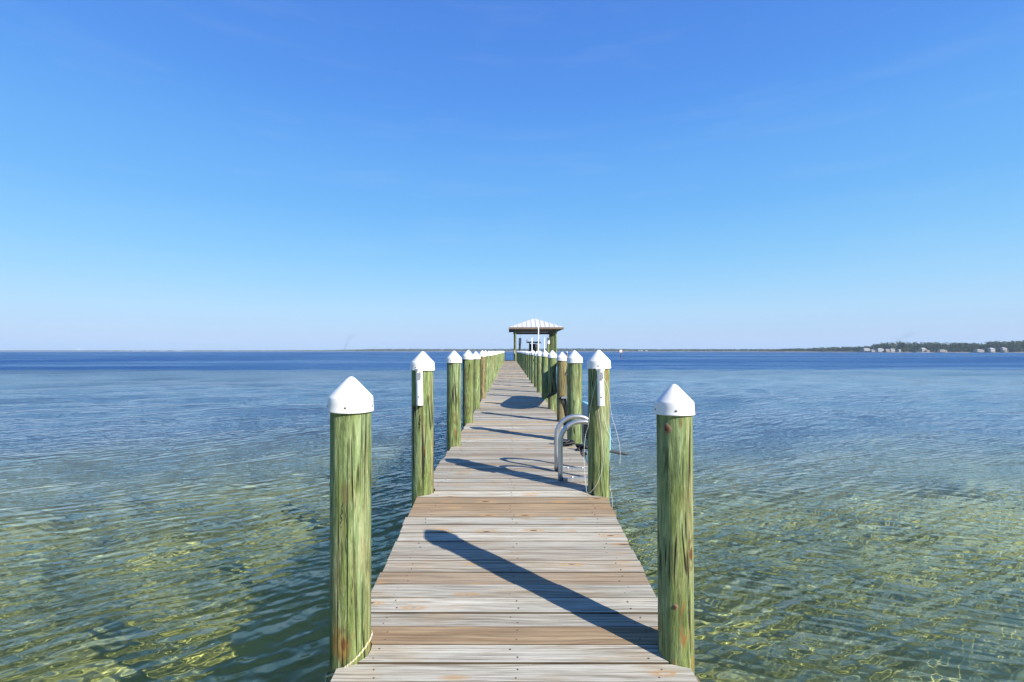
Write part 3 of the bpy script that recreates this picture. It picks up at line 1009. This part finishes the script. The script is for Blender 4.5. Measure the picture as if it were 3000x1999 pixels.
dm = empty('day_marker', (44.2, 190, -5.2))
tag(dm, 'small white day marker board with orange border on a dark pile out at sea', 'sign')
mb = MB(); mb.tube([(0, 0, 0), (0, 0, 6.4)], .16, 12); mb.build('pile', M['dark'], dm)
mb = MB(); mb.box((0, -.2, 6.5), (1.1, .05, 1.1)); mb.build('board', M['white'], dm)
mb = MB()
for s in (-.5, .5):
    mb.box((s, -.24, 6.5), (.09, .03, 1.09)); mb.box((0, -.24, 6.5 + s), (.9, .03, .09))
mb.box((0, -.24, 6.5), (.42, .03, .20))
mb.build('border', M['orange'], dm)

# ------------------------------------------------------------------ far shores
def at(px, D): return (px - CX) / F * D


def shore(name, pts, depth, mat, hgt=.9):
    """a low bank rising out of the water, running along pts (photo x, distance)"""
    n = len(pts); v = []; f = []
    base = [(at(px, D), D) for px, D in pts]
    for x, y in base:
        d = Vector((x, y)).normalized()
        for off, z in ((-6, WL - .6), (4, WL + .35), (14, WL + hgt), (depth, WL + hgt + 1.0)):
            v.append((x + d.x * off, y + d.y * off, z))
    for i in range(n - 1):
        for k in range(3):
            p = i * 4 + k; f.append((p, p + 4, p + 5, p + 1))
    me = bpy.data.meshes.new(name); me.from_pydata(v, [], f); me.update()
    o = link(name, me, mat); tag(o, kind='structure')
    return o


def along(pts, t):
    """interpolate a shoreline by photo x"""
    return interp(t, pts)


def foliage(name, trees, leaf, mat, per, trunks=True):
    """many small leaf clumps on trunks; trees = (x, y, height, crown radius)"""
    vs = []; fs = []; tv = []; tf = []
    for (x, y, h, cr) in trees:
        n = per
        u = rng.normal(size=(n, 3)); u /= np.linalg.norm(u, axis=1)[:, None]
        rad = rng.random(n) ** .45
        c = u * rad[:, None] * np.array([cr, cr, h * .36]) + np.array([x, y, WL + 1.2 + h * .64])
        # lobed crown, uneven underside
        c[:, 2] += rng.normal(0, h * .03, n)
        lo = rng.random(n) < .22
        c[lo, 2] = WL + 1 + rng.random(lo.sum()) * h * .5
        c[lo, 0] = x + rng.normal(0, cr * .9, lo.sum())
        a = rng.normal(size=(n, 3)); a /= np.linalg.norm(a, axis=1)[:, None]
        b = np.cross(a, rng.normal(size=(n, 3))); b /= np.linalg.norm(b, axis=1)[:, None]
        s = leaf * rng.uniform(.6, 1.4, n)[:, None]
        q = np.stack([c - a * s - b * s * .6, c + a * s - b * s * .6, c + a * s * .8 + b * s * .6, c - a * s * .8 + b * s * .6], 1)
        k = sum(len(z) for z in vs)
        vs.append(q.reshape(-1, 3)); fs.append(np.arange(n * 4).reshape(-1, 4) + k)
        if trunks:
            r = .22 + h * .008
            for g in range(3):
                a0, a1 = g * 2.094, (g + 1) * 2.094
                k2 = len(tv) 
                tv += [(x + r * math.cos(a0), y + r * math.sin(a0), WL), (x + r * math.cos(a1), y + r * math.sin(a1), WL),
                       (x + r * .4 * math.cos(a1), y + r * .4 * math.sin(a1), WL + h * .8), (x + r * .4 * math.cos(a0), y + r * .4 * math.sin(a0), WL + h * .8)]
                tf.append((k2, k2 + 1, k2 + 2, k2 + 3))
    V = np.concatenate(vs); Fc = np.concatenate(fs)
    if tv:
        Fc = np.concatenate([Fc, np.array(tf) + len(V)]); V = np.concatenate([V, np.array(tv)])
    nl = sum(len(z) for z in fs)
    me = mesh_np(name, V, Fc, False)
    o = link(name, me, [mat, M['trunk']])
    mi = np.zeros(len(Fc), np.int32); mi[nl:] = 1
    me.polygons.foreach_set('material_index', mi)
    return o


RS = [(2230, 1500), (2400, 1350), (2520, 1150), (2600, 960), (3050, 900), (3600, 800)]
shore('right_shore', RS, 400, M['sand'])
tr = []
def rh(px):   # tree height profile in metres by photo x
    return interp(px, [(2250, 5), (2300, 9), (2420, 12), (2500, 13), (2545, 13), (2560, 17), (2640, 20.5), (2860, 17.5), (2878, 16), (2895, 20.5), (3000, 23), (3600, 22)])
for k in range(760):
    px = R.uniform(2235, 3400); D = along(RS, px) + R.choice([22, 30, 40, 60, 90]) + R.random() * 15
    h = rh(px) * R.uniform(.78, 1.10)
    tr.append((at(px, D), D, h, R.uniform(3.4, 6.6)))
for k in range(46):
    px = R.uniform(2530, 3000); D = along(RS, px) + R.uniform(3, 7)
    tr.append((at(px, D), D, R.uniform(4, 8), R.uniform(1.8, 3.2)))
o = foliage('right_shore_woods', tr, .85, M['leaf'], 120)
tag(o, 'dark green woods lining the nearer shore on the right horizon', 'woods', kind='stuff')

FS = [(-1500, 4200), (0, 4300), (700, 4200), (930, 3400), (1150, 2900), (1500, 2800), (1700, 2500), (2000, 2300), (2300, 2000), (2420, 2300), (2500, 2600)]
shore('far_shore', FS, 800, M['sand'], 1.2)
tr = []
for k in range(2200):
    px = R.uniform(-900, 2480); D = along(FS, px) + R.choice([25, 40, 60, 120]) + R.random() * 20
    base = interp(px, [(-1200, 9), (700, 8), (930, 6.5), (1000, 9), (1090, 14), (1180, 14), (1400, 13), (1640, 15), (1760, 13.5), (1850, 10), (2000, 9.5), (2300, 8.5)])
    tr.append((at(px, D), D, base * R.uniform(.80, 1.04), R.uniform(9, 17)))
o = foliage('far_shore_woods', tr, 3.2, M['leaf_far'], 60, False)
tag(o, 'low hazy blue-green woods along the far horizon', 'woods', kind='stuff')

# a single tree standing clear at the near end of the right woods
x, D = at(2515, 1130), 1130.0
pt = empty('pine_tree', (x, D, WL))
tag(pt, 'lone round-topped tree standing clear at the left end of the right shore woods', 'tree')
q = foliage('crown', [(0, 0, 14, 3.2)], .7, M['leaf'], 160, False); q.parent = pt; q.location = (0, 0, -WL)
mb = MB(); mb.tube([(0, 0, 0), (.2, 0, 6), (.0, 0, 10)], [.35, .28, .12], 8); mb.build('trunk', M['trunk'], pt)


def house(px, D, w, d, h, rh_, wall, roofm, label, group, windows=True, porch=False):
    root = empty('house', (at(px, D), D, WL + .9))
    tag(root, label, 'house', group)
    mb = MB(); mb.box((0, 0, h / 2), (w, d, h)); mb.build('wall', wall, root)
    mb = MB()
    a, b = w / 2 + .5, d / 2 + .5
    mb.add([(-a, -b, h), (a, -b, h), (a, b, h), (-a, b, h), (-a * .55, 0, h + rh_), (a * .55, 0, h + rh_)],
           [(0, 1, 5, 4), (1, 2, 5), (2, 3, 4, 5), (3, 0, 4), (3, 2, 1, 0)])
    mb.build('roof', roofm, root)
    if windows:
        for fl in range(max(1, int(h // 3))):
            for k in (-.3, 0, .3):
                mb = MB(); mb.box((k * w, -d / 2 - .03, 1.5 + 2.9 * fl), (w * .14, .08, 1.3)); mb.build('window', M['glassy'], root)
    if porch:
        mb = MB(); mb.box((0, -d / 2 - 1.5, h * .48), (w * .9, 3, .2))
        for k in (-.42, -.14, .14, .42): mb.box((k * w, -d / 2 - 2.9, h * .24), (.25, .25, h * .47))
        mb.build('porch', M['housewall'], root)
    return root


G = 'houses along the right shore'
hs = [(2537, 955, 15, 8, 6.0, 2.2, 'housewall', 'houseroofw', 'wide white house, first at the left end of the right shore'),
      (2555, 950, 8, 7, 3.6, 1.6, 'housewall', 'houseroof', 'low white cottage beside the wide white house on the right shore'),
      (2577, 950, 13, 8, 6.0, 2.0, 'housewall', 'houseroofw', 'pair-storey white house with white roof, second big one on right shore'),
      (2598, 945, 9, 7, 4.4, 1.8, 'housetan', 'houseroof', 'tan house with grey roof close right of the second white house'),
      (2612, 945, 9, 7, 5.4, 2.0, 'housewall', 'houseroof', 'white house with grey roof in the middle of the left house cluster'),
      (2634, 940, 5, 5, 4.0, 1.5, 'housewall', 'houseroofw', 'narrow pale cottage at the right end of the left house cluster'),
      (2703, 935, 10, 8, 6.0, 3.0, 'housetan', 'houseroofw', 'tan house with pale roof standing alone amid the dark woods'),
      (2716, 930, 7, 6, 3.0, 1.2, 'housetan', 'houseroof', 'low tan outbuilding right of the lone tan house'),
      (2760, 930, 16, 7, 3.4, 1.5, 'housetan', 'houseroof', 'long low grey-roofed house half hidden by the woods'),
      (2868, 915, 15, 8, 3.8, 1.8, 'housewall', 'houseroof', 'long white bungalow below the dip in the treeline'),
      (2903, 912, 10, 8, 6.2, 2.6, 'housewall', 'houseroofw', 'tall white house with steep pale roof on the right shore'),
      (2938, 910, 9, 8, 7.6, 2.2, 'housewall', 'houseroof', 'narrow three-storey white house near the right edge')]
for px, D, w, d, h, r_, wm, rm, lb in hs:
    house(px, D + 8, w * .85, d, h * .9, r_, M[wm], M[rm], lb, G, True, px in (2537, 2938))
G2 = 'tiny white buildings on the far left shore'
for px in (355, 372, 391, 402, 411, 432, 470, 477, 482, 514, 522, 533):
    house(px, 4195, R.uniform(9, 16), 9, R.uniform(4, 7.5), 2, M['housewall'], M['houseroofw'], 'tiny white building on the far shore left of the dock', G2, False)
for px in (1873, 1880, 1893, 2235, 2248):
    house(px, along(FS, px) - 2, R.uniform(8, 13), 8, R.uniform(3.5, 5), 1.6, M['housewall'], M['houseroofw'], 'tiny white building on the far shore right of the boathouse', 'tiny white buildings on the far shore right of the dock', False)
wt = empty('water_tower', (at(230, 4350), 4350, WL))
tag(wt, 'tiny white water tower above the far left treeline', 'water tower')
mb = MB(); mb.lathe([(.1, 14), (4, 15), (6.5, 18), (6, 21), (3, 23.5), (.1, 24)], 20); mb.build('tank', M['white'], wt)
mb = MB()
for a in range(4): mb.tube([(5 * math.cos(a * 1.57), 5 * math.sin(a * 1.57), 0), (4 * math.cos(a * 1.57), 4 * math.sin(a * 1.57), 16)], .5, 6)
mb.build('legs_frame', M['white'], wt)

HAZE = True
# ------------------------------------------------------------------ smoke and haze
def smoke(name, base, drift, height, r0, r1, dens, label):
    g = N(name + '_vapour')
    nz = g.noise(g.coords((.03, .03, .03)), 1.0, 4, .6).outputs[0]
    q = g.n('SeparateXYZ', i={0: g.n('TexCoord').outputs['Object']}).outputs
    t = g.math('DIVIDE', q[2], height, True)
    ax = g.math('MULTIPLY', g.math('POWER', t, 1.2), drift)
    rad = g.math('ADD', g.math('MULTIPLY', t, (r1 - r0) * .85), r0 * .85)
    rr2 = g.math('SQRT', g.math('ADD', g.math('POWER', g.math('ABSOLUTE', g.math('SUBTRACT', q[0], ax)), 2.0), g.math('POWER', g.math('ABSOLUTE', q[1]), 2.0)))
    fall = g.ramp(g.math('DIVIDE', rr2, rad), [(.25, 1.0), (.95, 0.0)])
    fade = g.ramp(t, [(.0, 1.0), (.35, .75), (.95, 0.0)])
    d = g.math('MULTIPLY', g.math('MULTIPLY', g.ramp(nz, [(.36, 0.0), (.66, 1.0)]), dens), g.math('MULTIPLY', fall, fade))
    v = g.n('VolumePrincipled', i={'Color': (.16, .16, .19, 1), 'Density': d, 'Anisotropy': .1})
    g.t.links.new(v.outputs[0], g.out.inputs['Volume'])
    mb = MB(); pts = []; rr = []
    for k in range(13):
        s = k / 12
        pts.append((drift * s ** 1.2, 0, height * s)); rr.append((r0 + (r1 - r0) * s) * (1 + .2 * math.sin(k * 2.1)))
    mb.tube(pts, rr, 16)
    o = mb.build(name, g.m); o.location = base
    tag(o, label, 'smoke', kind='stuff')
    return o
if HAZE:
    D = 2600.0
    smoke('smoke_plume', (at(978, D), D + 150, WL + 3), 75, 118, 12, 38, .022, 'faint grey smoke plume rising from the far shore left of the dock')
    D = 1350.0
    smoke('smoke_plume', (at(2600, D), D, WL + 14), 120, 62, 10, 34, .022, 'faint smoke drifting off above the right shore woods')
    hz = MB(); top = 132.0
    hz.box((0, 0, (top - 7.5) / 2), (21000, 21000, top + 7.5))
    g = N('pale_haze')
    v = g.n('VolumePrincipled', i={'Color': (.60, .79, 1.0, 1), 'Density': 1.2e-4, 'Anisotropy': 0.0})
    g.t.links.new(v.outputs[0], g.out.inputs['Volume'])
    o = hz.build('haze', g.m); tag(o, kind='stuff')

# ------------------------------------------------------------------ light, sky, camera
L = bpy.data.lights.new('sun', 'SUN'); L.energy = 5.0; L.angle = math.radians(.5); L.color = (1.0, .935, .83)
L.cycles.is_caustics_light = True
so = bpy.data.objects.new('sun', L); COL.objects.link(so)
so.rotation_euler = SUN.to_track_quat('Z', 'Y').to_euler()

w = bpy.data.worlds.new('World'); S.world = w; w.use_nodes = True
nt = w.node_tree
sky = nt.nodes.new('ShaderNodeTexSky'); sky.sky_type = 'NISHITA'; sky.sun_disc = False
sky.sun_elevation = math.asin(SUN.z); sky.sun_rotation = math.atan2(SUN.x, SUN.y)
sky.air_density = 1.0; sky.dust_density = .2; sky.ozone_density = 5.0
bg = nt.nodes['Background']; bg.inputs[1].default_value = .12
tc = nt.nodes.new('ShaderNodeTexCoord'); sp = nt.nodes.new('ShaderNodeSeparateXYZ')
nt.links.new(tc.outputs['Generated'], sp.inputs[0])
rp = nt.nodes.new('ShaderNodeValToRGB')
def lin(c): return tuple(((x / 255 + .055) / 1.055) ** 2.4 if x > 10 else x / 255 / 12.92 for x in c)
stops = [(0.0, (186, 208, 240)), (.035, (184, 211, 243)), (.075, (178, 218, 249)), (.13, (156, 212, 251)), (.19, (134, 201, 251)),
         (.27, (112, 185, 250)), (.36, (100, 172, 247)), (.46, (84, 152, 241)), (.58, (76, 137, 230)), (1.0, (58, 108, 195))]
els = rp.color_ramp.elements
while len(els) < len(stops): els.new(.5)
for q, (p, c) in zip(els, stops): q.position = p; q.color = (*lin(c), 1)
nt.links.new(sp.outputs[2], rp.inputs[0])
sc = nt.nodes.new('ShaderNodeVectorMath'); sc.operation = 'SCALE'; sc.inputs['Scale'].default_value = 1 / .12 / 2 ** 0.85
nt.links.new(rp.outputs[0], sc.inputs[0])
mx = nt.nodes.new('ShaderNodeMix'); mx.data_type = 'RGBA'; mx.inputs[0].default_value = .93
nt.links.new(sky.outputs[0], mx.inputs[6]); nt.links.new(sc.outputs[0], mx.inputs[7])
wm = nt.nodes.new('ShaderNodeMapping'); wm.inputs['Scale'].default_value = (2.2, 2.2, 16)
nt.links.new(tc.outputs['Generated'], wm.inputs[0])
wn = nt.nodes.new('ShaderNodeTexNoise'); wn.inputs['Scale'].default_value = 1.6; wn.inputs['Detail'].default_value = 6
wn.inputs['Roughness'].default_value = .62
nt.links.new(wm.outputs[0], wn.inputs['Vector'])
wr = nt.nodes.new('ShaderNodeMapRange'); wr.inputs[1].default_value = .52; wr.inputs[2].default_value = .78; wr.inputs[3].default_value = 0; wr.inputs[4].default_value = .06
nt.links.new(wn.outputs[0], wr.inputs[0])
wx = nt.nodes.new('ShaderNodeMix'); wx.data_type = 'RGBA'
nt.links.new(wr.outputs[0], wx.inputs[0]); nt.links.new(mx.outputs[2], wx.inputs[6]); wx.inputs[7].default_value = (3.4, 3.8, 4.3, 1)
nt.links.new(wx.outputs[2], bg.inputs[0])

cam = bpy.data.cameras.new('camera'); cam.sensor_width = 36; cam.lens = 36 * F / 3000
cam.shift_y = (HY - 999.5) / 3000; cam.shift_x = (1500 - CX) / 3000
cam.clip_start = .05; cam.clip_end = 40000
co = bpy.data.objects.new('camera', cam); co.location = (0, 0, EYE); co.rotation_euler = (math.pi / 2, 0, 0)
COL.objects.link(co); S.camera = co
S.view_settings.view_transform = 'Standard'; S.view_settings.look = 'None'
S.view_settings.exposure = 0.85; S.view_settings.gamma = 1
S.cycles.use_denoising = True; S.cycles.use_adaptive_sampling = False
S.cycles.max_bounces = 8; S.cycles.volume_bounces = 0; S.cycles.transparent_max_bounces = 16
S.cycles.sample_clamp_indirect = 6
